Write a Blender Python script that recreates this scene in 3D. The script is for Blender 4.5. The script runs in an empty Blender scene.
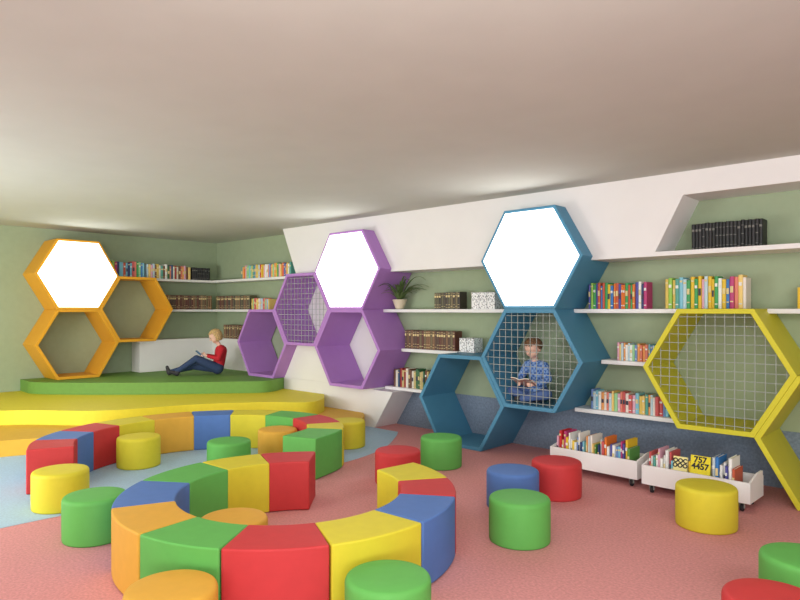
import bpy, bmesh, math, random
from mathutils import Vector, Matrix
random.seed(7)
S = bpy.context.scene
COL = S.collection
S.view_settings.view_transform = 'Standard'

# ------------------------------------------------------------------ helpers
def lin(c):
    out = []
    for v in c:
        v = v/255.0
        out.append(v/12.92 if v <= 0.04045 else ((v+0.055)/1.055)**2.4)
    return tuple(out) + (1.0,)

def mat(name, rgb, rough=0.6, noise=0.0, nscale=20.0, bump=0.0, bscale=200.0, spec=0.3, emit=0.0):
    m = bpy.data.materials.new(name)
    m.use_nodes = True
    nt = m.node_tree
    b = nt.nodes['Principled BSDF']
    c = lin(rgb)
    b.inputs['Base Color'].default_value = c
    b.inputs['Roughness'].default_value = rough
    b.inputs['Specular IOR Level'].default_value = spec
    tc = nt.nodes.new('ShaderNodeTexCoord')
    if noise > 0:
        n = nt.nodes.new('ShaderNodeTexNoise')
        n.inputs['Scale'].default_value = nscale
        n.inputs['Detail'].default_value = 6
        nt.links.new(tc.outputs['Object'], n.inputs['Vector'])
        r = nt.nodes.new('ShaderNodeValToRGB')
        r.color_ramp.elements[0].position = 0.3
        r.color_ramp.elements[1].position = 0.7
        r.color_ramp.elements[0].color = tuple(v*(1-noise) for v in c[:3]) + (1,)
        r.color_ramp.elements[1].color = tuple(min(1, v*(1+noise)) for v in c[:3]) + (1,)
        nt.links.new(n.outputs['Fac'], r.inputs['Fac'])
        nt.links.new(r.outputs['Color'], b.inputs['Base Color'])
    if bump > 0:
        n2 = nt.nodes.new('ShaderNodeTexNoise')
        n2.inputs['Scale'].default_value = bscale
        n2.inputs['Detail'].default_value = 3
        nt.links.new(tc.outputs['Object'], n2.inputs['Vector'])
        bp = nt.nodes.new('ShaderNodeBump')
        bp.inputs['Strength'].default_value = bump
        bp.inputs['Distance'].default_value = 0.01
        nt.links.new(n2.outputs['Fac'], bp.inputs['Height'])
        nt.links.new(bp.outputs['Normal'], b.inputs['Normal'])
    if emit > 0:
        b.inputs['Emission Color'].default_value = c
        b.inputs['Emission Strength'].default_value = emit
    return m

def link(o, parent=None, label=None, category=None, group=None, kind=None):
    COL.objects.link(o)
    if parent is not None:
        o.parent = parent
    if label: o["label"] = label
    if category: o["category"] = category
    if group: o["group"] = group
    if kind: o["kind"] = kind
    return o

def bm_obj(bm, name, mats, smooth=False):
    me = bpy.data.meshes.new(name)
    bmesh.ops.recalc_face_normals(bm, faces=bm.faces)
    bm.to_mesh(me); bm.free()
    for m in mats: me.materials.append(m)
    if smooth:
        for p in me.polygons: p.use_smooth = True
    return bpy.data.objects.new(name, me)

def add_box(bm, x0, x1, y0, y1, z0, z1, mi=0):
    vs = [bm.verts.new((x, y, z)) for x in (x0, x1) for y in (y0, y1) for z in (z0, z1)]
    for f in ((0,1,3,2),(4,6,7,5),(0,4,5,1),(2,3,7,6),(0,2,6,4),(1,5,7,3)):
        fc = bm.faces.new([vs[i] for i in f]); fc.material_index = mi

def box_obj(name, b, m, bevel=0.0):
    bm = bmesh.new(); add_box(bm, *b)
    o = bm_obj(bm, name, [m])
    if bevel: add_bevel(o, bevel)
    return o

def add_bevel(o, w, seg=3, ang=35):
    md = o.modifiers.new('Bevel', 'BEVEL')
    md.width = w; md.segments = seg; md.limit_method = 'ANGLE'
    md.angle_limit = math.radians(ang)
    for p in o.data.polygons: p.use_smooth = True
    wn = o.modifiers.new('WN', 'WEIGHTED_NORMAL'); wn.keep_sharp = True

def prism(name, polys, z0, z1, m, axis='Z'):
    """polys: one polygon or a list of (polygon) ; with axis 'Y' a polygon may be (pts, y0)"""
    if not isinstance(polys[0][0], (tuple, list, Vector)): polys = [polys]
    bm = bmesh.new()
    for pts in polys:
        lo = z0
        if len(pts) == 2 and isinstance(pts[1], float): pts, lo = pts
        if axis == 'Z':
            a = [bm.verts.new((p[0], p[1], lo)) for p in pts]
            b = [bm.verts.new((p[0], p[1], z1)) for p in pts]
        else:
            a = [bm.verts.new((p[0], lo, p[1])) for p in pts]
            b = [bm.verts.new((p[0], z1, p[1])) for p in pts]
        n = len(pts)
        bm.faces.new(a); bm.faces.new(b[::-1])
        for i in range(n):
            bm.faces.new((a[i], a[(i+1) % n], b[(i+1) % n], b[i]))
    bmesh.ops.triangulate(bm, faces=[f for f in bm.faces if len(f.verts) > 4])
    return bm_obj(bm, name, [m])

def spline(pts, n=12):
    P = [Vector(p) for p in pts]
    P = [P[0]*2-P[1]] + P + [P[-1]*2-P[-2]]
    out = []
    for i in range(1, len(P)-2):
        p0, p1, p2, p3 = P[i-1], P[i], P[i+1], P[i+2]
        for k in range(n):
            t = k/n
            out.append(0.5*((2*p1)+(p2-p0)*t+(2*p0-5*p1+4*p2-p3)*t*t+(3*p1-p0-3*p2+p3)*t**3))
    out.append(P[-2])
    return out

# diagonal floor plan grid (rotated 43 degrees to the long wall): l = along, d = across
CS, SN = math.cos(math.radians(43)), math.sin(math.radians(43))
def G(l, d):
    return Vector((-SN*d + CS*l, CS*d + SN*l))

# ------------------------------------------------------------------ materials
M_pink = mat('pink_carpet', (220,154,152), 0.95, 0.13, 60, 0.5, 260, 0.05)
M_bluecarp = mat('light_blue_carpet', (180,208,228), 0.95, 0.08, 60, 0.6, 260, 0.05)
M_ceil = mat('ceiling_plaster', (196,198,190), 0.9, 0.02, 3, 0.0, 100, 0.1)
M_green = mat('sage_green_plaster', (160,174,144), 0.8, 0.03, 12, 0.1, 120, 0.2)
M_greyblue = mat('grey_blue_wallcover', (122,136,154), 0.9, 0.2, 45, 0.3, 200, 0.1)
M_white = mat('white_lacquer', (238,237,236), 0.45, 0.0)
M_wpanel = mat('white_wall_panel', (234,232,230), 0.6, 0.015, 4)
M_pgreen = mat('platform_green', (112,156,72), 0.6, 0.04, 20)
M_pyellow = mat('platform_yellow', (226,212,58), 0.6, 0.03, 20)
M_porange = mat('platform_gold', (218,172,60), 0.6, 0.03, 20)
FAB = {
 'red': mat('red_leatherette', (198,58,60), 0.6, 0.03, 15, 0.05, 300),
 'green': mat('green_leatherette', (98,176,84), 0.6, 0.03, 15, 0.05, 300),
 'yellow': mat('yellow_leatherette', (216,202,54), 0.6, 0.03, 15, 0.05, 300),
 'orange': mat('amber_leatherette', (222,168,64), 0.6, 0.03, 15, 0.05, 300),
 'blue': mat('blue_leatherette', (84,120,184), 0.6, 0.03, 15, 0.05, 300),
}
M_screen = mat('glowing_white_screen', (255,255,255), 0.5, emit=4.5)
M_wire = mat('light_grey_wire', (156,162,156), 0.5)
M_hex = {
 'orange': mat('orange_paint', (228,164,44), 0.5, 0.02, 8),
 'purple': mat('violet_paint', (178,128,200), 0.5, 0.02, 8),
 'blue': mat('teal_blue_paint', (76,136,168), 0.5, 0.02, 8),
 'yellow': mat('lemon_paint', (208,200,52), 0.5, 0.02, 8),
}
M_dark = mat('dark_rubber', (45,45,48), 0.6)
M_pages = mat('book_pages', (235,230,215), 0.8)
def objcol_mat(name):
    m = bpy.data.materials.new(name); m.use_nodes = True
    nt = m.node_tree; b = nt.nodes['Principled BSDF']
    oi = nt.nodes.new('ShaderNodeObjectInfo')
    nt.links.new(oi.outputs['Color'], b.inputs['Base Color'])
    b.inputs['Roughness'].default_value = 0.5
    return m
M_cover = objcol_mat('book_cover_cloth')
M_covattr = bpy.data.materials.new('book_cover_cloth_mixed'); M_covattr.use_nodes = True
_a = M_covattr.node_tree.nodes.new('ShaderNodeVertexColor'); _a.layer_name = 'Col'
M_covattr.node_tree.links.new(_a.outputs['Color'], M_covattr.node_tree.nodes['Principled BSDF'].inputs['Base Color'])
M_label = mat('book_spine_label', (225,205,150), 0.6)
M_labelw = mat('book_spine_title_white', (232,232,228), 0.6)
M_labeld = mat('book_spine_title_dark', (70,70,84), 0.6)
M_labelk = mat('book_spine_title_grey', (120,118,112), 0.6)
M_speck = bpy.data.materials.new('speckled_card'); M_speck.use_nodes = True
nt = M_speck.node_tree; tc = nt.nodes.new('ShaderNodeTexCoord'); vo = nt.nodes.new('ShaderNodeTexVoronoi'); vo.inputs['Scale'].default_value = 55
rp = nt.nodes.new('ShaderNodeValToRGB'); rp.color_ramp.elements[0].position = .3; rp.color_ramp.elements[1].position = .42
rp.color_ramp.elements[0].color = lin((120,124,128)); rp.color_ramp.elements[1].color = lin((240,240,240))
nt.links.new(tc.outputs['Object'], vo.inputs['Vector']); nt.links.new(vo.outputs['Distance'], rp.inputs['Fac']); nt.links.new(rp.outputs['Color'], nt.nodes['Principled BSDF'].inputs['Base Color'])

# ------------------------------------------------------------------ room shell
H = 2.79; XL = -10.55; YB = 6.3; YP = 6.05; YF = 5.87; XR = 4.5; YN = -3.5
def struct(o): return link(o, kind='structure')
struct(box_obj('floor', (XL-.1, XR, YN, YB+.1, -0.1, 0.0), M_pink))
struct(box_obj('ceiling', (XL-.1, XR, YN, YB+.1, H, H+.1), M_ceil))
struct(box_obj('wall_left', (XL-.1, XL, YN, YB+.1, 0, H), M_green))
struct(box_obj('wall_back', (XL, XR, YB, YB+.1, 0, H), M_green))
struct(box_obj('trim_1', (-5.92, XR, YB-.008, YB-.001, 0.0, 0.5), M_greyblue))
panel = [[(-7.93,H-.001),(XR,H-.001),(XR,2.58),(-7.835,2.58)],
         [(-7.835,2.58),(-2.01,2.58),(-2.26,2.085),(-7.6,2.085)],
         [(-7.6,2.085),(XR,2.085),(XR,2.045),(-7.59,2.045)],
         ([(-7.885,2.045),(-5.95,2.045),(-5.95,.52),(-7.885,.52)], 6.284),
         [(-7.885,.521),(-7.566,1.036),(-6.914,1.036),(-6.596,.521)],
         [(-7.9,.519),(-5.95,.519),(-5.95,.001),(-7.9,.001)],
         [(-5.95,.497),(-5.6,.497),(-5.93,.001),(-5.95,.001)]]
struct(prism('wall_panel', panel, YF, YB-.0005, M_wpanel, 'Y'))

# blue carpet
edge = spline([(-5.2,YN),(-5.3,-1.0),(-5.15,0.6),(-5.12,1.7),(-4.95,3.0),(-4.8,4.2),(-4.95,5.0),(-5.3,5.6),(-5.5,YF-.01)])
poly = [(p.x, p.y) for p in edge] + [(-6.2,YF-.01),(-7.95,YF-.01),(XL+.01,YF-.01),(XL+.01,YN)]
link(prism('carpet', poly, 0.0005, 0.004, M_bluecarp), label='light blue carpet area with a wavy edge beside the platforms', category='carpet')

# platforms
def platform(name, front, z0, z1, m, label):
    f = spline(front)
    pts = [(XL+.012, f[0].y)] + [(p.x, p.y) for p in f]
    pts += [(-7.92, YF-.005), (-7.92, YB-.012), (XL+.012, YB-.012)]
    o = prism(name, pts, z0, z1, m)
    link(o, label=label, category='platform')
    return o
platform('stage_platform', [(-8.3,YN+.5),(-8.1,-1),(-7.85,.8),(-7.6,2.0),(-7.2,2.9),(-6.98,3.7),(-6.6,4.6),(-6.05,5.1),(-5.8,5.4),(-5.95,5.7),(-6.15,YF-.005)], .005, .175, M_porange, 'lowest gold stepped platform with a curved edge')
platform('stage_platform', [(-9.2,YN+.5),(-9.1,-.8),(-8.95,1.0),(-8.6,2.3),(-7.75,3.1),(-7.4,4.1),(-6.95,4.8),(-6.5,5.2),(-6.6,5.55),(-6.95,YF-.005)], .176, .35, M_pyellow, 'middle bright yellow stepped platform with a wavy edge')
platform('stage_platform', [(-10.4,3.03),(-10.0,3.05),(-9.5,3.4),(-9.0,3.86),(-8.5,4.4),(-8.0,5.0),(-7.72,5.35),(-7.74,5.6),(-7.9,YF-.005)], .351, .519, M_pgreen, 'top green platform with a gently curved edge, child sits on it')

# ------------------------------------------------------------------ shelves
def shelf(b, label):
    link(box_obj('wall_shelf', b, M_white, 0.004), label=label, category='shelf')
for x0, x1, z in ((-5.93, -3.78, 1.56), (-3.16, -2.0, 1.56), (-1.38, XR-.01, 1.56), (-5.6, -4.685, 1.05), (-2.86, -2.3, 1.05), (-5.9, -4.99, .54), (-3.15, -2.01, .54)):
    shelf((x0, x1, YP-.02, YB-.009, z-.04, z), 'white wall shelf in the green recess between honeycombs')
for z, x1 in ((2.08, -7.95), (1.56, -8.56)):
    shelf((XL+.32, x1, YP-.02, YB-.012, z-.04, z), 'white corner wall shelf holding books')
    y0 = 4.1 if z > 2 else 5.13
    shelf((XL+.012, XL+.31, y0, YB-.012, z-.04, z), 'white wall shelf beside the orange honeycomb')
bm = bmesh.new()
add_box(bm, XL+.012, XL+.31, 4.7, YB-.012, .5195, 1.05)
o = bm_obj(bm, 'low_ledge', [M_wpanel]); add_bevel(o, .004)
link(o, label='low white boxed ledge along the wall behind the reader', category='ledge')
bm = bmesh.new()
add_box(bm, XL+.312, -8.9, YP-.02, YB-.012, .5195, 1.05)
o = bm_obj(bm, 'low_ledge', [M_wpanel]); add_bevel(o, .004)
link(o, label='low white boxed ledge holding brown books in the corner', category='ledge')

# ------------------------------------------------------------------ hexagon clusters
SQ3 = math.sqrt(3)
def hex_frame_mesh(name, R, th, depth, m):
    bm = bmesh.new()
    rings = []
    for (r, y) in ((R, 0), (R, depth), (R-th, depth), (R-th, 0)):
        rings.append([bm.verts.new((r*math.cos(k*math.pi/3), y, r*math.sin(k*math.pi/3))) for k in range(6)])
    for i in range(4):
        a, b = rings[i], rings[(i+1) % 4]
        for k in range(6):
            bm.faces.new((a[k], a[(k+1) % 6], b[(k+1) % 6], b[k]))
    o = bm_obj(bm, name, [m])
    md = o.modifiers.new('Bevel', 'BEVEL'); md.width = .004; md.segments = 2; md.limit_method = 'ANGLE'
    return o
def hex_plate(name, R, y0, y1, m):
    bm = bmesh.new()
    a = [bm.verts.new((R*math.cos(k*math.pi/3), y0, R*math.sin(k*math.pi/3))) for k in range(6)]
    b = [bm.verts.new((R*math.cos(k*math.pi/3), y1, R*math.sin(k*math.pi/3))) for k in range(6)]
    bm.faces.new(a); bm.faces.new(b[::-1])
    for k in range(6): bm.faces.new((a[k], a[(k+1) % 6], b[(k+1) % 6], b[k]))
    return bm_obj(bm, name, [m])
def hex_grid(name, R, y, m, sp=.075, t=.0027):
    bm = bmesh.new()
    n = int(R/sp)
    for i in range(-n, n+1):
        x = i*sp
        hz = min(R*SQ3/2, SQ3*(R-abs(x)))
        if hz > .02: add_box(bm, x-t, x+t, y-t, y+t, -hz, hz)
    n = int(R*SQ3/2/sp)
    for i in range(-n, n+1):
        z = i*sp
        hx = R-abs(z)/SQ3
        add_box(bm, -hx, hx, y-t*.6, y+t*1.4, z-t, z+t)
    return bm_obj(bm, name, [m])
TF = .048
def cluster(loc, rot, color, cells, depth, label, sx=1.0):
    e = bpy.data.objects.new('honeycomb_nook', None)
    e.location = loc; e.rotation_euler = (0, 0, rot); e.scale = (sx, 1, 1)
    link(e, label=label, category='hexagonal wall unit')
    for dx, zc, kind in cells:
        f = hex_frame_mesh('hexagon_frame', .5995, TF, depth, M_hex[color])
        f.location = (dx, 0, zc); link(f, e)
        if kind == 'screen':
            p = hex_plate('screen_panel', .597-.036, -.006, .03, M_screen)
            p.location = (dx, 0, zc); link(p, e, label='glowing white hexagonal screen')
        if kind == 'grid':
            p = hex_grid('wire_grid', .598-TF*.55, .03, M_wire)
            p.location = (dx, 0, zc); link(p, e, label='light metal wire grid')
    return e
HZ = .6*SQ3/2
cluster((-3.47, 5.66, 0.002), 0, 'blue', [(0, 4*HZ, 'screen'), (0, 2*HZ, 'grid'), (-.9, HZ, 'open')], .63, 'teal blue honeycomb of three hexagons with screen and wire grid')
cluster((-6.268, 5.66, 0.0), 0, 'purple', [(0, 4*HZ, 'screen'), (0, 2*HZ, 'open'), (-.9, 3*HZ, 'grid'), (-1.8, 2*HZ, 'open')], .62, 'violet honeycomb of four hexagons with screen and wire grid', 1.08)
cluster((-1.69, 5.66, 0.002), 0, 'yellow', [(0, 2*HZ, 'grid'), (.9, HZ, 'open')], .63, 'lemon yellow honeycomb of two hexagons with wire grid')
cluster((-10.0, 3.66, 0.002), math.pi/2, 'orange', [(0, 4*HZ, 'screen'), (0, 2*HZ, 'open'), (.9, 3*HZ, 'open')], .545, 'orange honeycomb of three hexagons with a glowing screen')

# ------------------------------------------------------------------ serpentine benches
TH = .18; BH = .38
def bench(pts, color, z0=.005, label=None):
    """pts: list of 2D centre line points"""
    bm = bmesh.new(); rows = []
    for i, p in enumerate(pts):
        if i == 0: t = pts[1]-pts[0]
        elif i == len(pts)-1: t = pts[-1]-pts[-2]
        else: t = pts[i+1]-pts[i-1]
        t = Vector((t.x, t.y)).normalized(); n = Vector((-t.y, t.x))*TH
        a, b = p+n, p-n
        rows.append([bm.verts.new((a.x, a.y, z0)), bm.verts.new((b.x, b.y, z0)), bm.verts.new((b.x, b.y, BH)), bm.verts.new((a.x, a.y, BH))])
    for i in range(len(rows)-1):
        for k in range(4):
            bm.faces.new((rows[i][k], rows[i][(k+1) % 4], rows[i+1][(k+1) % 4], rows[i+1][k]))
    bm.faces.new(rows[0]); bm.faces.new(rows[-1][::-1])
    o = bm_obj(bm, 'curved_bench_module', [FAB[color]])
    add_bevel(o, .012, 4, 40)
    link(o, label=label or ('%s upholstered curved bench module of the serpentine seating' % color), category='bench', group='curved bench modules')
NC = (-.715, 4.17); NR = 1.08-TH
mods = [(131,104,'yellow'),(104,80,'red'),(80,51,'blue'),(51,20,'yellow'),(20,-9,'red'),(-9,-37,'green'),
        (-37,-67,'orange'),(-67,-100,'blue'),(-100,-131,'green'),(-131,-157,'yellow'),(-157,-181,'red')]
for a0, a1, c in mods:
    a0 -= .05; a1 += .05
    pts = []
    for k in range(17):
        a = math.radians(a0+(a1-a0)*k/16)
        pts.append(G(NC[0]+NR*math.sin(a), NC[1]-NR*math.cos(a)))
    bench(pts, c)
far = [(-2.96,5.36),(-3.1,5.68),(-3.13,6.05),(-3.03,6.45),(-2.8,6.8),(-2.45,7.08),(-2.05,7.22),(-1.62,7.25),(-1.2,7.1),(-.9,6.8),(-.74,6.3),(-.93,5.82)]
sp = spline([G(*p) for p in far], 16)
ls = [0]
for i in range(1, len(sp)): ls.append(ls[-1]+(sp[i]-sp[i-1]).length)
def at(s):
    s = max(0, min(ls[-1], s))
    for i in range(1, len(sp)):
        if ls[i] >= s:
            t = (s-ls[i-1])/max(1e-9, ls[i]-ls[i-1]); return sp[i-1].lerp(sp[i], t)
    return sp[-1]
cols = ['red','blue','red','yellow','orange','blue','yellow','green','red','yellow','green']
bd = [0,.85,1.65,2.5,3.45,4.45,5.35,6.35,7.35,8.35,9.0,10]
L = ls[-1]
for i, c in enumerate(cols):
    s0 = L*bd[i]/10+.0006; s1 = L*bd[i+1]/10-.0006
    bench([at(s0+(s1-s0)*k/12) for k in range(13)], c)

# ------------------------------------------------------------------ stools
def lathe(prof, seg, name, mats, close=True):
    bm = bmesh.new(); rings = []
    for r, z in prof:
        if r < 1e-6: rings.append([bm.verts.new((0, 0, z))])
        else: rings.append([bm.verts.new((r*math.cos(2*math.pi*k/seg), r*math.sin(2*math.pi*k/seg), z)) for k in range(seg)])
    for i in range(len(rings)-1):
        a, b = rings[i], rings[i+1]
        for k in range(seg):
            k2 = (k+1) % seg
            if len(a) == 1 and len(b) == 1: continue
            if len(a) == 1: bm.faces.new((a[0], b[k], b[k2]))
            elif len(b) == 1: bm.faces.new((a[k], a[k2], b[0]))
            else: bm.faces.new((a[k], a[k2], b[k2], b[k]))
    return bm_obj(bm, name, mats, True)
prof = [(0,0),(.194,0),(.201,.004),(.204,.014),(.205,.1),(.205,.2),(.205,.262),(.2042,.271),(.2015,.280),(.197,.287),(.190,.292),(.18,.2945),(.1,.2955),(0,.296)]
stool_me = {}
for c in FAB:
    o = lathe(prof, 64, 'pouf_stool', [FAB[c]]); stool_me[c] = o.data; bpy.data.objects.remove(o)
stools = [(-2.67,4.98,'yellow'),(-2.08,4.32,'green'),(-2.60,6.3,'yellow'),(-1.645,6.09,'green'),(-1.29,6.68,'orange'),(-.6,7.2,'yellow'),
 (-.02,5.7,'red'),(.41,6.3,'green'),(.89,5.0,'blue'),(1.31,5.3,'red'),(.806,4.27,'green'),(2.20,4.55,'yellow'),(-1.01,3.84,'orange'),
 (-1.04,2.88,'orange'),(-.057,3.0,'green'),(2.07,3.24,'green'),(1.64,2.78,'red')]
for l, d, c in stools:
    o = bpy.data.objects.new('pouf_stool', stool_me[c])
    p = G(l, d); o.location = (p.x, p.y, .0045 if p.x < -4.6 else .0005)
    cn = 'amber' if c == 'orange' else c
    link(o, label='%s round upholstered drum stool on the carpet' % cn, category='stool', group='round drum stools')

# ------------------------------------------------------------------ books
def book_mesh(name, labels, lm):
    bm = bmesh.new()
    add_box(bm, -.5, -.40, 0, 1, 0, 1, 0)
    add_box(bm, .40, .5, 0, 1, 0, 1, 0)
    v = []
    for z in (0, 1):
        v.append([bm.verts.new((x, y, z)) for x, y in ((-.5, 0), (-.3, -.03), (0, -.045), (.3, -.03), (.5, 0), (.4, .03), (-.4, .03))])
    f = bm.faces.new(v[0]); f = bm.faces.new(v[1][::-1])
    for k in range(7): bm.faces.new((v[0][k], v[0][(k+1) % 7], v[1][(k+1) % 7], v[1][k]))
    add_box(bm, -.40, .40, .03, .97, .02, .975, 1)
    for z0, z1 in labels:
        add_box(bm, -.36, .36, -.058, -.02, z0, z1, 2)
    o = bm_obj(bm, name, [M_cover, M_pages, lm]); me = o.data
    bpy.data.objects.remove(o)
    return me
BK = [book_mesh('book', [(.12,.16),(.68,.78)], M_labelw), book_mesh('book', [(.4,.62)], M_labeld), book_mesh('book', [], M_label), book_mesh('book', [(.84,.9)], M_label), book_mesh('book', [(.2,.24),(.5,.7)], M_label)]
BKC = [book_mesh('book', [(.1,.12),(.25,.27),(.7,.82),(.9,.92)], M_label), book_mesh('book', [(.15,.17),(.8,.82)], M_label)]
BKB = [book_mesh('book', [(.1,.12),(.72,.8)], M_labelk), book_mesh('book', [(.15,.17),(.5,.53),(.8,.82)], M_labelk)]
PAL_BRIGHT = [(200,40,45),(230,190,40),(50,120,190),(240,240,235),(60,160,90),(225,120,40),(120,190,215),(200,90,60),(190,60,120),(240,205,80),(80,80,160),(150,200,80),(40,60,110)]
PAL_PASTEL = [(235,225,215),(240,205,120),(130,195,215),(225,130,110),(240,240,235),(150,205,150),(220,190,90),(120,150,205),(235,160,90),(205,90,90),(190,215,225),(225,170,190),(90,165,150)]
PAL_BROWN = [(110,78,54),(128,94,64),(88,64,50),(140,108,74),(96,54,42),(110,96,66)]
PAL_BLACK = [(22,22,24),(32,30,32),(16,16,18)]
PAL_WHITE = [(238,236,230),(225,225,222),(245,245,240),(205,215,220)]
PAL_OLIVE = [(94,90,66),(72,64,52),(112,100,70),(60,54,46)]
PAL_RB = [(160,50,48),(60,110,70),(110,70,48),(200,180,120),(50,84,120),(230,225,210)]
def cname(c):
    r, g, b = c
    if max(c) < 60: return 'black'
    if min(c) > 195: return 'white'
    if r > 180 and g > 165: return 'yellow'
    if r > 180 and g > 125: return 'orange'
    if r > 120 and g < 95: return 'red'
    if b > r and b >= g: return 'blue'
    if g > r: return 'green'
    return 'brown'
FAR = []
def book_row(x, y, z, length, wall, pal, h, th, where, classic=False, far=False):
    s = 0
    while s < length:
        t = th*random.uniform(.75, 1.3) if not classic else th*random.uniform(.92, 1.08)
        if s+t > length: break
        hh = h*random.uniform(.86, 1.0) if not classic else h*random.uniform(.97, 1.0)
        dp = .15*random.uniform(.9, 1.1)
        c = random.choice(pal)
        off = random.uniform(0, .015) if not classic else 0
        if wall == 'back':
            loc = (x+s+t/2, y+off, z+.0005); rz = 0
        else:
            loc = (x-off, y+s+t/2, z+.0005); rz = math.pi/2
        me = random.choice((BKB if pal is PAL_BLACK else BKC) if classic else BK)
        if far:
            FAR.append((me, Matrix.Translation(loc) @ Matrix.Rotation(rz, 4, 'Z') @ Matrix.Diagonal((t*.96, dp, hh, 1)), lin(c)))
        else:
            o = bpy.data.objects.new('book', me)
            o.color = lin(c); o.scale = (t*.96, dp, hh); o.location = loc; o.rotation_euler = (0, 0, rz)
            link(o, label='%s book standing upright on %s' % (cname(c), where), category='book', group='books on '+where)
        s += t+.0008
yb = YP+.03
book_row(-5.08, yb, 1.56, .40, 'back', PAL_OLIVE, .21, .036, 'the middle recess shelf', True)
book_row(-3.02, yb, 1.56, .62, 'back', PAL_BRIGHT, .27, .025, 'the middle recess shelf')
book_row(-2.25, yb, 1.562, .72, 'back', PAL_BRIGHT+PAL_PASTEL+[(230,190,40)]*3, .3, .028, 'the shelf above the yellow honeycomb')
book_row(-1.17, yb, 1.56, .3, 'back', PAL_WHITE+PAL_BRIGHT[:3], .2, .03, 'the shelf above the yellow honeycomb')
book_row(-5.58, yb, 1.05, .86, 'back', PAL_BROWN, .24, .036, 'the lower recess shelf', True)
book_row(-2.72, yb, 1.05, .38, 'back', PAL_PASTEL, .18, .022, 'the lower recess shelf')
book_row(-5.78, yb, .54, .6, 'back', PAL_RB, .25, .032, 'the lowest recess shelf')
book_row(-3.0, yb, .54, .8, 'back', PAL_PASTEL, .2, .027, 'the lowest recess shelf')
book_row(-2.0, 6.06, 2.086, .6, 'back', PAL_BLACK, .25, .028, 'the high niche shelf', True)
book_row(-9.4, yb, 2.08, 1.4, 'back', PAL_PASTEL+PAL_BRIGHT[:6], .23, .036, 'the top corner shelf', False, True)
book_row(-10.2, yb, 1.56, 1.1, 'back', PAL_OLIVE+PAL_BROWN, .24, .036, 'the middle corner shelf', True, True)
book_row(-9.08, yb, 1.56, .5, 'back', PAL_PASTEL, .19, .03, 'the middle corner shelf', False, True)
book_row(-9.95, yb, 1.05, .7, 'back', PAL_BROWN, .24, .036, 'the low corner ledge', True, True)
xw = XL+.28
book_row(xw, 4.2, 2.08, .6, 'left', PAL_PASTEL+PAL_BRIGHT, .27, .032, 'the top shelf beside the orange honeycomb')
book_row(xw, 4.84, 2.08, .8, 'left', PAL_PASTEL+PAL_RB, .25, .034, 'the top shelf beside the orange honeycomb', False, True)
book_row(xw, 5.65, 2.08, .36, 'left', PAL_BLACK, .22, .034, 'the top shelf beside the orange honeycomb', True)
book_row(xw, 5.16, 1.56, .88, 'left', PAL_BROWN, .25, .036, 'the middle shelf beside the orange honeycomb', True, True)
bm = bmesh.new(); cl = bm.loops.layers.float_color.new('Col')
for me, M, c in FAR:
    vs = [bm.verts.new(M @ v.co) for v in me.vertices]
    for p in me.polygons:
        f = bm.faces.new([vs[i] for i in p.vertices]); f.material_index = p.material_index
        for lp in f.loops: lp[cl] = c
me = bpy.data.meshes.new('books'); bm.to_mesh(me); bm.free()
for m in (M_covattr, M_pages, M_label): me.materials.append(m)
link(bpy.data.objects.new('books', me), label='rows of brown and coloured books on the corner shelves', category='books', kind='stuff')

# speckled magazine files
def mag_file(x, z, h):
    w, d, t = .105, .17, .004
    bm = bmesh.new()
    add_box(bm, 0, w, 0, d, 0, t)
    add_box(bm, t, w-t, 0, t, t, h*.97)
    add_box(bm, t, w-t, d-t, d, t, h)
    add_box(bm, 0, t, 0, d, t, h)
    add_box(bm, w-t, w, 0, d, t, h)
    add_box(bm, .012, w-.012, .01, d-.012, t, h*.93)
    o = bm_obj(bm, 'magazine_file', [M_speck]); o.location = (x, yb-.01, z+.0005)
    link(o, label='white and grey speckled magazine file box on a white shelf', category='magazine file', group='speckled magazine files')
for k in range(3): mag_file(-4.50+.112*k, 1.56, .2)
mag_file(-4.68, 1.043, .17); mag_file(-4.568, 1.043, .17)

# ------------------------------------------------------------------ book carts
def cart(loc, rot, w, label):
    e = bpy.data.objects.new('book_cart', None); e.location = loc; e.rotation_euler = (0, 0, rot)
    link(e, label=label, category='book cart')
    D = .34; z0 = .075; z1 = .235; t = .016
    bm = bmesh.new()
    add_box(bm, 0, w, 0, D, z0, z0+t)
    add_box(bm, 0, w, 0, t, z0+t, z1)
    add_box(bm, 0, w, D-t, D, z0+t, z1)
    for xa in (0, w-t):
        ring = []
        for x in (xa, xa+t):
            ring.append([bm.verts.new((x, y, z)) for y, z in ((t, z0+t), (D-t, z0+t), (D-t, z1+.04), (D*.6, z1+.04), (t, z1))])
        bm.faces.new(ring[0]); bm.faces.new(ring[1][::-1])
        for k in range(5): bm.faces.new((ring[0][k], ring[0][(k+1) % 5], ring[1][(k+1) % 5], ring[1][k]))
    link(bm_obj(bm, 'tray', [M_white]), e)
    for cx in (.07, w-.07):
        for cy in (.05, D-.05):
            bm = bmesh.new()
            bmesh.ops.create_cone(bm, cap_ends=True, segments=24, radius1=.028, radius2=.028, depth=.022,
                matrix=Matrix.Translation((cx, cy, .029)) @ Matrix.Rotation(math.pi/2, 4, 'Y'))
            wo = bm_obj(bm, 'caster_wheel', [M_dark]); add_bevel(wo, .004, 2); link(wo, e, label='dark rubber caster wheel')
            bm = bmesh.new()
            add_box(bm, cx-.02, cx+.02, cy-.018, cy+.018, .062, .0745)
            add_box(bm, cx-.018, cx-.014, cy-.012, cy+.012, .026, .062)
            add_box(bm, cx+.014, cx+.018, cy-.012, cy+.012, .026, .062)
            link(bm_obj(bm, 'caster_fork', [M_wire]), e)
    return e
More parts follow.
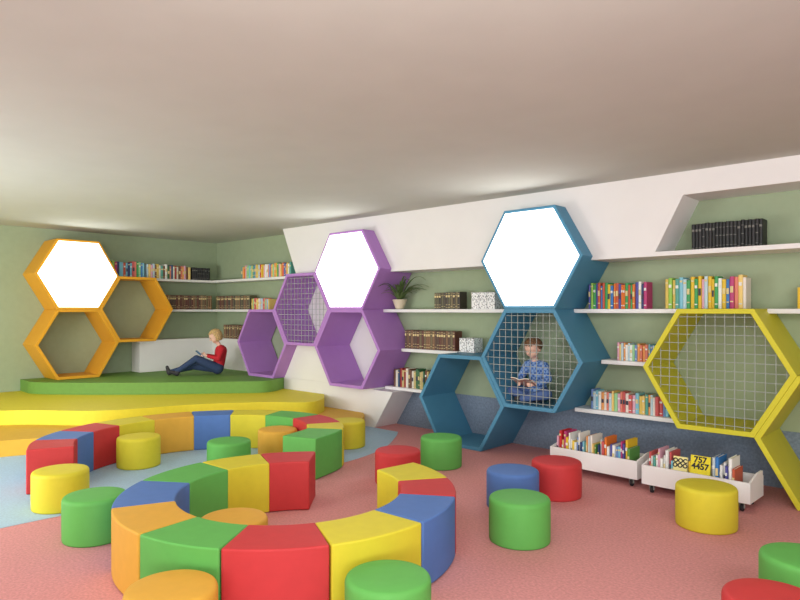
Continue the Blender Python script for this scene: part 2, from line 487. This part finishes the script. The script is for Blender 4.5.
def text_obj(s, size, m, parent, loc, rot):
    cu = bpy.data.curves.new('cover_lettering', 'FONT'); cu.body = s; cu.size = size; cu.extrude = .0006; cu.offset = .0024
    cu.align_x = 'CENTER'; cu.align_y = 'CENTER'; cu.space_line = .8
    to = bpy.data.objects.new('cover_lettering', cu); COL.objects.link(to)
    dg = bpy.context.evaluated_depsgraph_get()
    me = bpy.data.meshes.new_from_object(to.evaluated_get(dg)); bpy.data.objects.remove(to)
    me.materials.clear(); me.materials.append(m)
    o = bpy.data.objects.new('cover_lettering', me); o.location = loc; o.rotation_euler = rot
    link(o, parent, label='bold black lettering'); return o
def face_book(world, rot, w, h, c, text, label, where, tilt=-.12):
    bm = bmesh.new()
    add_box(bm, -w/2, w/2, 0, .003, 0, h, 0); add_box(bm, -w/2, w/2, .015, .018, 0, h, 0)
    add_box(bm, -w/2, -w/2+.003, .003, .015, 0, h, 0); add_box(bm, -w/2+.003, w/2-.004, .003, .015, .003, h-.003, 1)
    o = bm_obj(bm, 'picture_book', [M_cover, M_pages]); o.color = lin(c)
    o.location = world; o.rotation_euler = (tilt, 0, rot)
    link(o, label=label, category='book', group='books in '+where)
    if text: text_obj(text, w*.44, M_dark, o, (0, -.0012, h*.79), (math.pi/2, 0, 0))
def cart_books(loc, rot, w, plan, where):
    R = Matrix.Rotation(rot, 3, 'Z'); s = .03
    for kind, amount in plan:
        if kind == 'row':
            e = s+amount
            while s < e-.02:
                t = random.uniform(.015, .028); h = random.uniform(.2, .3); c = random.choice(PAL_BRIGHT+PAL_PASTEL+PAL_WHITE*3+[(90,150,70)])
                o = bpy.data.objects.new('book', random.choice(BK)); o.color = lin(c)
                o.scale = (t*.95, .19, h)
                p = Vector(loc)+R @ Vector((s+t/2, .06+random.uniform(0, .03), .0925))
                o.location = p; o.rotation_euler = (0, 0, rot)
                link(o, label='%s book standing upright in %s' % (cname(c), where), category='book', group='books in '+where)
                s += t+.002
        elif kind == 'gap': s += amount
        else:
            wd, h, c, txt = amount
            p = Vector(loc)+R @ Vector((s+wd/2, .03, .0925))
            face_book(p, rot, wd, h, c, txt, '%s picture book with bold letters in a white cart' % cname(c), where)
            s += wd+.006
c1 = (-3.11, 5.46, .0005); c2 = (-2.17, 5.34, .0005)
cart(c1, -.05, .87, 'low white book cart on casters below the shelves')
cart(c2, -.03, .84, 'low white book cart on casters filled with picture books')
cart_books(c1, -.05, .87, [('row', .42), ('gap', .02), ('row', .33)], 'the white cart near the blue honeycomb')
cart_books(c2, -.03, .84, [('row', .22), ('face', (.11, .25, (236,224,150), 'OOC\nOOO')), ('row', .04), ('face', (.15, .28, (232,214,30), '757\n4457')), ('row', .19)], 'the white cart near the yellow honeycomb')

# ------------------------------------------------------------------ potted plant
M_pot = mat('beige_ceramic', (222,208,182), 0.5); M_soil = mat('soil', (60,45,35), 0.95, .2, 80)
M_leaf = mat('leaf_green', (104,128,76), 0.5, .25, 40)
pe = bpy.data.objects.new('potted_plant', None); pe.location = (-5.73, YP+.09, 1.5605)
link(pe, label='spiky green plant in a beige pot on the white shelf', category='plant')
link(lathe([(0,0),(.05,0),(.062,.03),(.085,.09),(.09,.11),(.095,.115),(.095,.13),(.085,.13),(.08,.11),(0,.108)], 32, 'pot', [M_pot]), pe)
link(lathe([(0,.116),(.05,.115),(.079,.111)], 24, 'soil', [M_soil]), pe)
bm = bmesh.new()
for i in range(50):
    a = random.uniform(-math.pi*.62, math.pi*.1) if i % 3 else random.uniform(0, 2*math.pi)
    ln = random.uniform(.36, .62); up = random.uniform(.5, 1.5)
    if math.sin(a) > .2: ln *= .25
    lf = math.cos(a) < .0 and math.sin(a) < .3
    if lf: ln *= .62; up = 2.0
    prev = None
    for k in range(9):
        t = k/8; r = .01+ln*t*.8; z = .12+ln*(up*t-.95*up*t*t*.75)
        if lf: r *= .3
        w = .016*(1-t)**.6+.0006
        c = Vector((r*math.cos(a), r*math.sin(a), min(z, .46))); sd = Vector((-math.sin(a), math.cos(a), 0))*w
        cur = (bm.verts.new(c-sd), bm.verts.new(c+Vector((0, 0, -.004))), bm.verts.new(c+sd))
        if prev:
            bm.faces.new((prev[0], prev[1], cur[1], cur[0])); bm.faces.new((prev[1], prev[2], cur[2], cur[1]))
        prev = cur
link(bm_obj(bm, 'foliage', [M_leaf], True), pe)

# ------------------------------------------------------------------ children
M_skin = mat('skin', (236,192,170), 0.55)
def hair_mat(name, rgb):
    m = mat(name, rgb, .55); nt = m.node_tree
    tc = nt.nodes.new('ShaderNodeTexCoord'); mp = nt.nodes.new('ShaderNodeMapping'); mp.inputs['Scale'].default_value = (160, 160, 22)
    nz = nt.nodes.new('ShaderNodeTexNoise'); nz.inputs['Scale'].default_value = 1.0
    rp = nt.nodes.new('ShaderNodeValToRGB'); c = lin(rgb)
    rp.color_ramp.elements[0].color = tuple(v*.55 for v in c[:3])+(1,); rp.color_ramp.elements[1].color = tuple(min(1, v*1.3) for v in c[:3])+(1,)
    rp.color_ramp.elements[0].position = .35; rp.color_ramp.elements[1].position = .65
    bp = nt.nodes.new('ShaderNodeBump'); bp.inputs['Strength'].default_value = .8; bp.inputs['Distance'].default_value = .006
    nt.links.new(tc.outputs['Object'], mp.inputs['Vector']); nt.links.new(mp.outputs['Vector'], nz.inputs['Vector'])
    nt.links.new(nz.outputs['Fac'], rp.inputs['Fac']); nt.links.new(nz.outputs['Fac'], bp.inputs['Height'])
    nt.links.new(rp.outputs['Color'], nt.nodes['Principled BSDF'].inputs['Base Color']); nt.links.new(bp.outputs['Normal'], nt.nodes['Principled BSDF'].inputs['Normal'])
    return m
M_hairb = hair_mat('blond_hair', (208,174,120))
M_hairn = hair_mat('brown_hair', (128,94,68))
M_redsw = mat('red_sweater', (192,40,50), 0.9, .06, 40, .3, 200)
M_jeans = mat('dark_blue_jeans', (56,72,104), 0.9, .1, 60)
M_jeans2 = mat('blue_trousers', (84,108,158), 0.9, .1, 60)
M_shoe = mat('dark_shoe', (58,56,60), 0.6)
M_eye = mat('eye_dark', (60,46,42), 0.4); M_lip = mat('lip', (206,128,118), 0.5)
M_plaid = bpy.data.materials.new('blue_plaid_shirt'); M_plaid.use_nodes = True
nt = M_plaid.node_tree; tc = nt.nodes.new('ShaderNodeTexCoord'); ck = nt.nodes.new('ShaderNodeTexChecker')
ck.inputs['Scale'].default_value = 40; ck.inputs['Color1'].default_value = lin((74,114,184)); ck.inputs['Color2'].default_value = lin((140,172,220))
nt.links.new(tc.outputs['Object'], ck.inputs['Vector']); nt.links.new(ck.outputs['Color'], nt.nodes['Principled BSDF'].inputs['Base Color'])
nt.nodes['Principled BSDF'].inputs['Roughness'].default_value = .9

def capsule(bm, a, b, ra, rb):
    a = Vector(a); b = Vector(b); d = b-a; L = d.length
    q = d.to_track_quat('Z', 'Y').to_matrix().to_4x4() if L > 1e-6 else Matrix.Identity(4)
    seg = 16; prof = []
    for k in range(5):
        t = math.pi/2*(k/4); prof.append((ra*math.sin(t), -ra*math.cos(t)))
    for k in range(5):
        t = math.pi/2*(k/4); prof.append((rb*math.cos(t), L+rb*math.sin(t)))
    rings = []
    for r, z in prof:
        if r < 1e-6: rings.append([bm.verts.new(q @ Vector((0, 0, z))+a)])
        else: rings.append([bm.verts.new(q @ Vector((r*math.cos(2*math.pi*k/seg), r*math.sin(2*math.pi*k/seg), z))+a) for k in range(seg)])
    for i in range(len(rings)-1):
        A, B = rings[i], rings[i+1]
        for k in range(seg):
            k2 = (k+1) % seg
            if len(A) == 1: bm.faces.new((A[0], B[k2], B[k]))
            elif len(B) == 1: bm.faces.new((A[k], A[k2], B[0]))
            else: bm.faces.new((A[k], A[k2], B[k2], B[k]))
def hand_bones(w, d, side, nrm):
    """wrist, forward dir, thumb side dir, palm normal"""
    w = Vector(w); d = Vector(d).normalized(); s = Vector(side); s = (s-d*s.dot(d)).normalized(); nn = Vector(nrm); nn = (nn-d*nn.dot(d)-s*nn.dot(s)).normalized()
    B = []
    for k in (-.75, 0, .75):
        B.append((w, w+d*.045+s*.014*k, .013, .012))
    for k, ln in ((1.0, .036), (.35, .042), (-.35, .039), (-1.0, .031)):
        b0 = w+d*.048+s*.018*k; b1 = b0+d*ln*.5+nn*.008; b2 = b1+d*ln*.25+nn*ln*.45
        B.append((b0, b1, .0075, .0068)); B.append((b1, b2, .0068, .0058))
    t0 = w+d*.014+s*.014; t1 = t0+s*.022+d*.014+nn*.005; t2 = t1+d*.02+s*.002+nn*.01
    B.append((t0, t1, .0095, .008)); B.append((t1, t2, .008, .0065))
    return B
def child(loc, rotz, J, mats, hair, label, hairlen):
    HC = Vector(J['head']); look = Vector(J['look']).normalized()
    Y = look; X = Vector((0, 1, 0)); X = (X-Y*X.dot(Y)).normalized(); Z = Y.cross(X) * -1
    if Z.z < 0: Z = -Z
    def hp(f, s, u): return HC+Y*f+X*s+Z*u
    bones = list(J['bones'])
    bones += [(hp(-.012,0,.022), hp(.008,0,.02), .078, .074, 0), (hp(.012,0,-.028), hp(.03,0,-.052), .06, .036, 0),
              (hp(.028,.022,-.026), hp(.028,-.022,-.026), .044, .044, 0),
              (hp(.076,0,.004), hp(.087,0,-.016), .005, .009, 0),
              (hp(-.005,.076,.008), hp(-.005,.079,-.018), .013, .008, 0), (hp(-.005,-.076,.008), hp(-.005,-.079,-.018), .013, .008, 0)]
    for hnd in J['hands']:
        bones += [b+(0,) for b in hand_bones(*hnd)]
    bm = bmesh.new()
    for a, b, ra, rb, tg in bones: capsule(bm, a, b, ra, rb)
    tmp = bm_obj(bm, 'person', []); COL.objects.link(tmp)
    rm = tmp.modifiers.new('R', 'REMESH'); rm.mode = 'VOXEL'; rm.voxel_size = .0048
    sm = tmp.modifiers.new('S', 'SMOOTH'); sm.iterations = 4; sm.factor = .5
    dg = bpy.context.evaluated_depsgraph_get()
    me = bpy.data.meshes.new_from_object(tmp.evaluated_get(dg)); bpy.data.objects.remove(tmp)
    me.materials.clear()
    for m in mats: me.materials.append(m)
    segs = [(Vector(a), Vector(b), ra, rb, tg) for a, b, ra, rb, tg in bones]
    for p in me.polygons:
        c = p.center; best = 1e9; bt = 0
        for a, b, ra, rb, tg in segs:
            d = b-a; l2 = d.length_squared
            t = max(0, min(1, (c-a).dot(d)/l2)) if l2 > 0 else 0
            v = (c-(a+d*t)).length-(ra+(rb-ra)*t)
            if v < best: best = v; bt = tg
        p.material_index = bt; p.use_smooth = True
    o = bpy.data.objects.new('person', me)
    o.location = loc; o.rotation_euler = (0, 0, rotz)
    link(o, label=label, category='person')
    R3 = Matrix((X, Y, Z)).transposed()
    bm = bmesh.new()
    bmesh.ops.create_uvsphere(bm, u_segments=72, v_segments=48, radius=1)
    for v in bm.verts:
        n = v.co.normalized(); az = math.atan2(n.x, n.y)
        rr = 1+.03*math.sin(13*az+4*n.z)*(1-abs(n.z))+.02*math.sin(29*az+7*n.z)
        v.co = Vector((n.x*.087*rr, n.y*.090*rr, n.z*.084*rr))
        if n.z < 0: v.co.z *= hairlen
        v.co += Vector((0, -.012, .026))
    def killed(v):
        az = math.atan2(v.co.x, v.co.y)
        zig = .008*math.sin(17*az)+.005*math.sin(31*az)
        return (v.co.y > .018 and v.co.z < .060+zig) or v.co.z < -.048*hairlen+zig or (v.co.y > -.012 and v.co.z < .002+zig and hairlen < 1.1)
    bmesh.ops.delete(bm, geom=[v for v in bm.verts if killed(v)], context='VERTS')
    for v in bm.verts: v.co = (R3 @ v.co)+HC
    h = bm_obj(bm, 'hair', [hair], True); sd = h.modifiers.new('So', 'SOLIDIFY'); sd.thickness = .008; sd.offset = -.5
    link(h, o)
    for s in (-1, 1):
        bm = bmesh.new(); bmesh.ops.create_uvsphere(bm, u_segments=12, v_segments=8, radius=.006, matrix=Matrix.Translation(hp(.0725, s*.028, .008)))
        link(bm_obj(bm, 'eye', [M_eye], True), o)
        bm = bmesh.new(); capsule(bm, hp(.0765, s*.018, .024), hp(.0705, s*.038, .023), .0026, .0018)
        link(bm_obj(bm, 'eyebrow', [hair], True), o)
    bm = bmesh.new(); capsule(bm, hp(.0665,-.010,-.040), hp(.0665,.010,-.040), .0034, .0034)
    link(bm_obj(bm, 'mouth', [M_lip], True), o)
    return o
def open_book(loc, rotz, tilt, c, label):
    bm = bmesh.new()
    for s in (-1, 1):
        n = 6; rows = []
        for k in range(n+1):
            t = k/n; x = s*t*.115; z = .012*math.sin(t*math.pi)*.8+.02*t
            rows.append([bm.verts.new((x, y, zz)) for y, zz in ((-.08, z), (.08, z), (.08, z-.008), (-.08, z-.008))])
        for k in range(n):
            for j in range(4):
                f = bm.faces.new((rows[k][j], rows[k][(j+1) % 4], rows[k+1][(j+1) % 4], rows[k+1][j]))
                f.material_index = 0 if j == 2 else 1
        bm.faces.new(rows[-1])
    o = bm_obj(bm, 'open_book', [M_cover, M_pages]); o.color = lin(c)
    o.location = loc; o.rotation_euler = (tilt, 0, rotz-math.pi/2)
    link(o, label=label, category='book'); return o

b1 = [((0,-.03,.09),(0,.03,.09),.088,.088,2), ((0,0,.1),(-.035,0,.22),.092,.082,1), ((-.035,0,.22),(-.05,0,.34),.082,.088,1),
      ((-.05,-.06,.375),(-.05,.06,.375),.052,.052,1), ((-.04,0,.40),(.005,0,.47),.033,.03,0)]
for s in (-1, 1):
    b1 += [((-.05,s*.095,.37),(-.0,s*.155,.235),.044,.036,1), ((-.0,s*.155,.235),(.135,s*.095,.27),.036,.026,1), ((.135,s*.095,.27),(.165,s*.085,.28),.018,.016,0)]
b1 += [((.0,.06,.085),(.30,.075,.24),.075,.052,2), ((.30,.075,.24),(.55,.075,.075),.05,.034,2), ((.55,.075,.06),(.565,.075,.035),.034,.034,3), ((.56,.075,.036),(.66,.085,.065),.032,.024,3),
       ((.0,-.06,.085),(.33,-.075,.12),.075,.052,2), ((.33,-.075,.12),(.64,-.06,.05),.05,.034,2), ((.64,-.06,.045),(.66,-.06,.036),.034,.034,3), ((.665,-.06,.04),(.69,-.075,.12),.032,.023,3)]
J1 = {'head': (.03,0,.545), 'look': (.9,0,-.42), 'bones': b1,
      'hands': [((.165,.085,.28),(.9,-.25,.1),(0,-.2,1),(0,-1,0)), ((.165,-.085,.28),(.9,.25,.1),(0,.2,1),(0,1,0))]}
rot1 = math.atan2(-.97, -.45)
cl1 = (-9.10, 5.45, .519)
c1o = child(cl1, rot1, J1, [M_skin, M_redsw, M_jeans, M_shoe], M_hairb, 'seated child in red sweater and dark jeans reading a book', 1.5)
c1o.scale = (1.1, 1.1, 1.1)
R1 = Matrix.Rotation(rot1, 3, 'Z')
open_book(Vector(cl1)+R1 @ Vector((.28,0,.33)), rot1, .75, (90,130,170), 'open book held by the child in red')

# cross-legged child, leaning forward over the book
b2 = [((-.02,-.03,.08),(-.02,.03,.08),.085,.085,2), ((-.02,0,.1),(-.01,0,.22),.09,.084,1), ((-.01,0,.22),(.02,.008,.33),.084,.088,1),
      ((.025,-.06,.365),(.025,.065,.36),.053,.053,1), ((.03,0,.39),(.06,.005,.455),.035,.032,0)]
for s in (-1, 1):
    b2 += [((.025,s*.1,.36),(.05,s*.16,.235),.045,.037,1), ((.05,s*.16,.235),(.15,s*.10,.19),.037,.027,1), ((.15,s*.10,.19),(.17,s*.09,.19),.018,.016,0)]
    b2 += [((-.02,s*.06,.075),(.14,s*.2,.10),.07,.052,2)]
b2 += [((.14,.2,.10),(.21,-.03,.045),.052,.034,2), ((.21,-.03,.045),(.22,-.1,.036),.03,.024,3),
       ((.14,-.2,.10),(.15,.02,.045),.052,.034,2), ((.13,.03,.04),(.12,.1,.035),.03,.024,3)]
J2 = {'head': (.085,.008,.53), 'look': (.9,-.1,-.42), 'bones': b2,
      'hands': [((.17,.09,.19),(.85,-.3,.05),(0,-.2,1),(0,-1,0)), ((.17,-.09,.19),(.85,.3,.05),(0,.2,1),(0,1,0))]}
rot2 = -math.pi/2-.05
cl2 = (-3.56, 5.98, .571)
c2o = child(cl2, rot2, J2, [M_skin, M_plaid, M_jeans2, M_shoe], M_hairn, 'cross-legged child in blue plaid shirt reading in the hexagon', .8)
c2o.scale = (1.07, 1.07, 1.07)
R2 = Matrix.Rotation(rot2, 3, 'Z')
open_book(Vector(cl2)+R2 @ Vector((.262,0,.214)), rot2, .55, (150,110,100), 'open book on the lap of the cross-legged child')

# ------------------------------------------------------------------ lights
w = bpy.data.worlds.new('World'); S.world = w; w.use_nodes = True
w.node_tree.nodes['Background'].inputs['Color'].default_value = (.97, .99, 1.0, 1)
w.node_tree.nodes['Background'].inputs['Strength'].default_value = .8
def area(loc, target, sx, sy, power, color=(1,.98,.95)):
    l = bpy.data.lights.new('added_fill_light', 'AREA'); l.shape = 'RECTANGLE'; l.size = sx; l.size_y = sy; l.energy = power; l.color = color  # unseen area lamps added to light the room, no fixtures modelled
    o = bpy.data.objects.new('added_fill_light', l); o.location = loc
    o.rotation_euler = (Vector(target)-Vector(loc)).to_track_quat('-Z', 'Y').to_euler()
    COL.objects.link(o)
    return o
area((-1.0, 1.0, 2.7), (-4.2, 4.6, .6), 2.2, 1.4, 80)
area((1.4, 2.0, 2.7), (-.6, 5.6, .8), 2.0, 1.4, 62)
area((-4.6, -1.2, 2.7), (-8.2, 3.8, .8), 2.6, 1.6, 95)
area((1.6, -2.0, 1.0), (-6.0, 6.0, 2.3), 3.0, 1.6, 140, (.95, .99, 1))  # added low fill behind the camera, brightens the far wall and ceiling
area((-7.0, -1.0, .9), (-8.0, 3.8, 2.9), 2.4, 1.2, 150, (1, .98, .95))  # added uplight outside the view, brightens the ceiling and wall at left

# ------------------------------------------------------------------ camera
cam = bpy.data.cameras.new('Camera'); co = bpy.data.objects.new('Camera', cam); COL.objects.link(co)
co.location = (0, 0, 1.55); co.rotation_euler = (math.pi/2, 0, math.radians(43))
cam.sensor_width = 36; cam.lens = 28.49; cam.shift_y = .0125; cam.clip_end = 100
S.camera = co
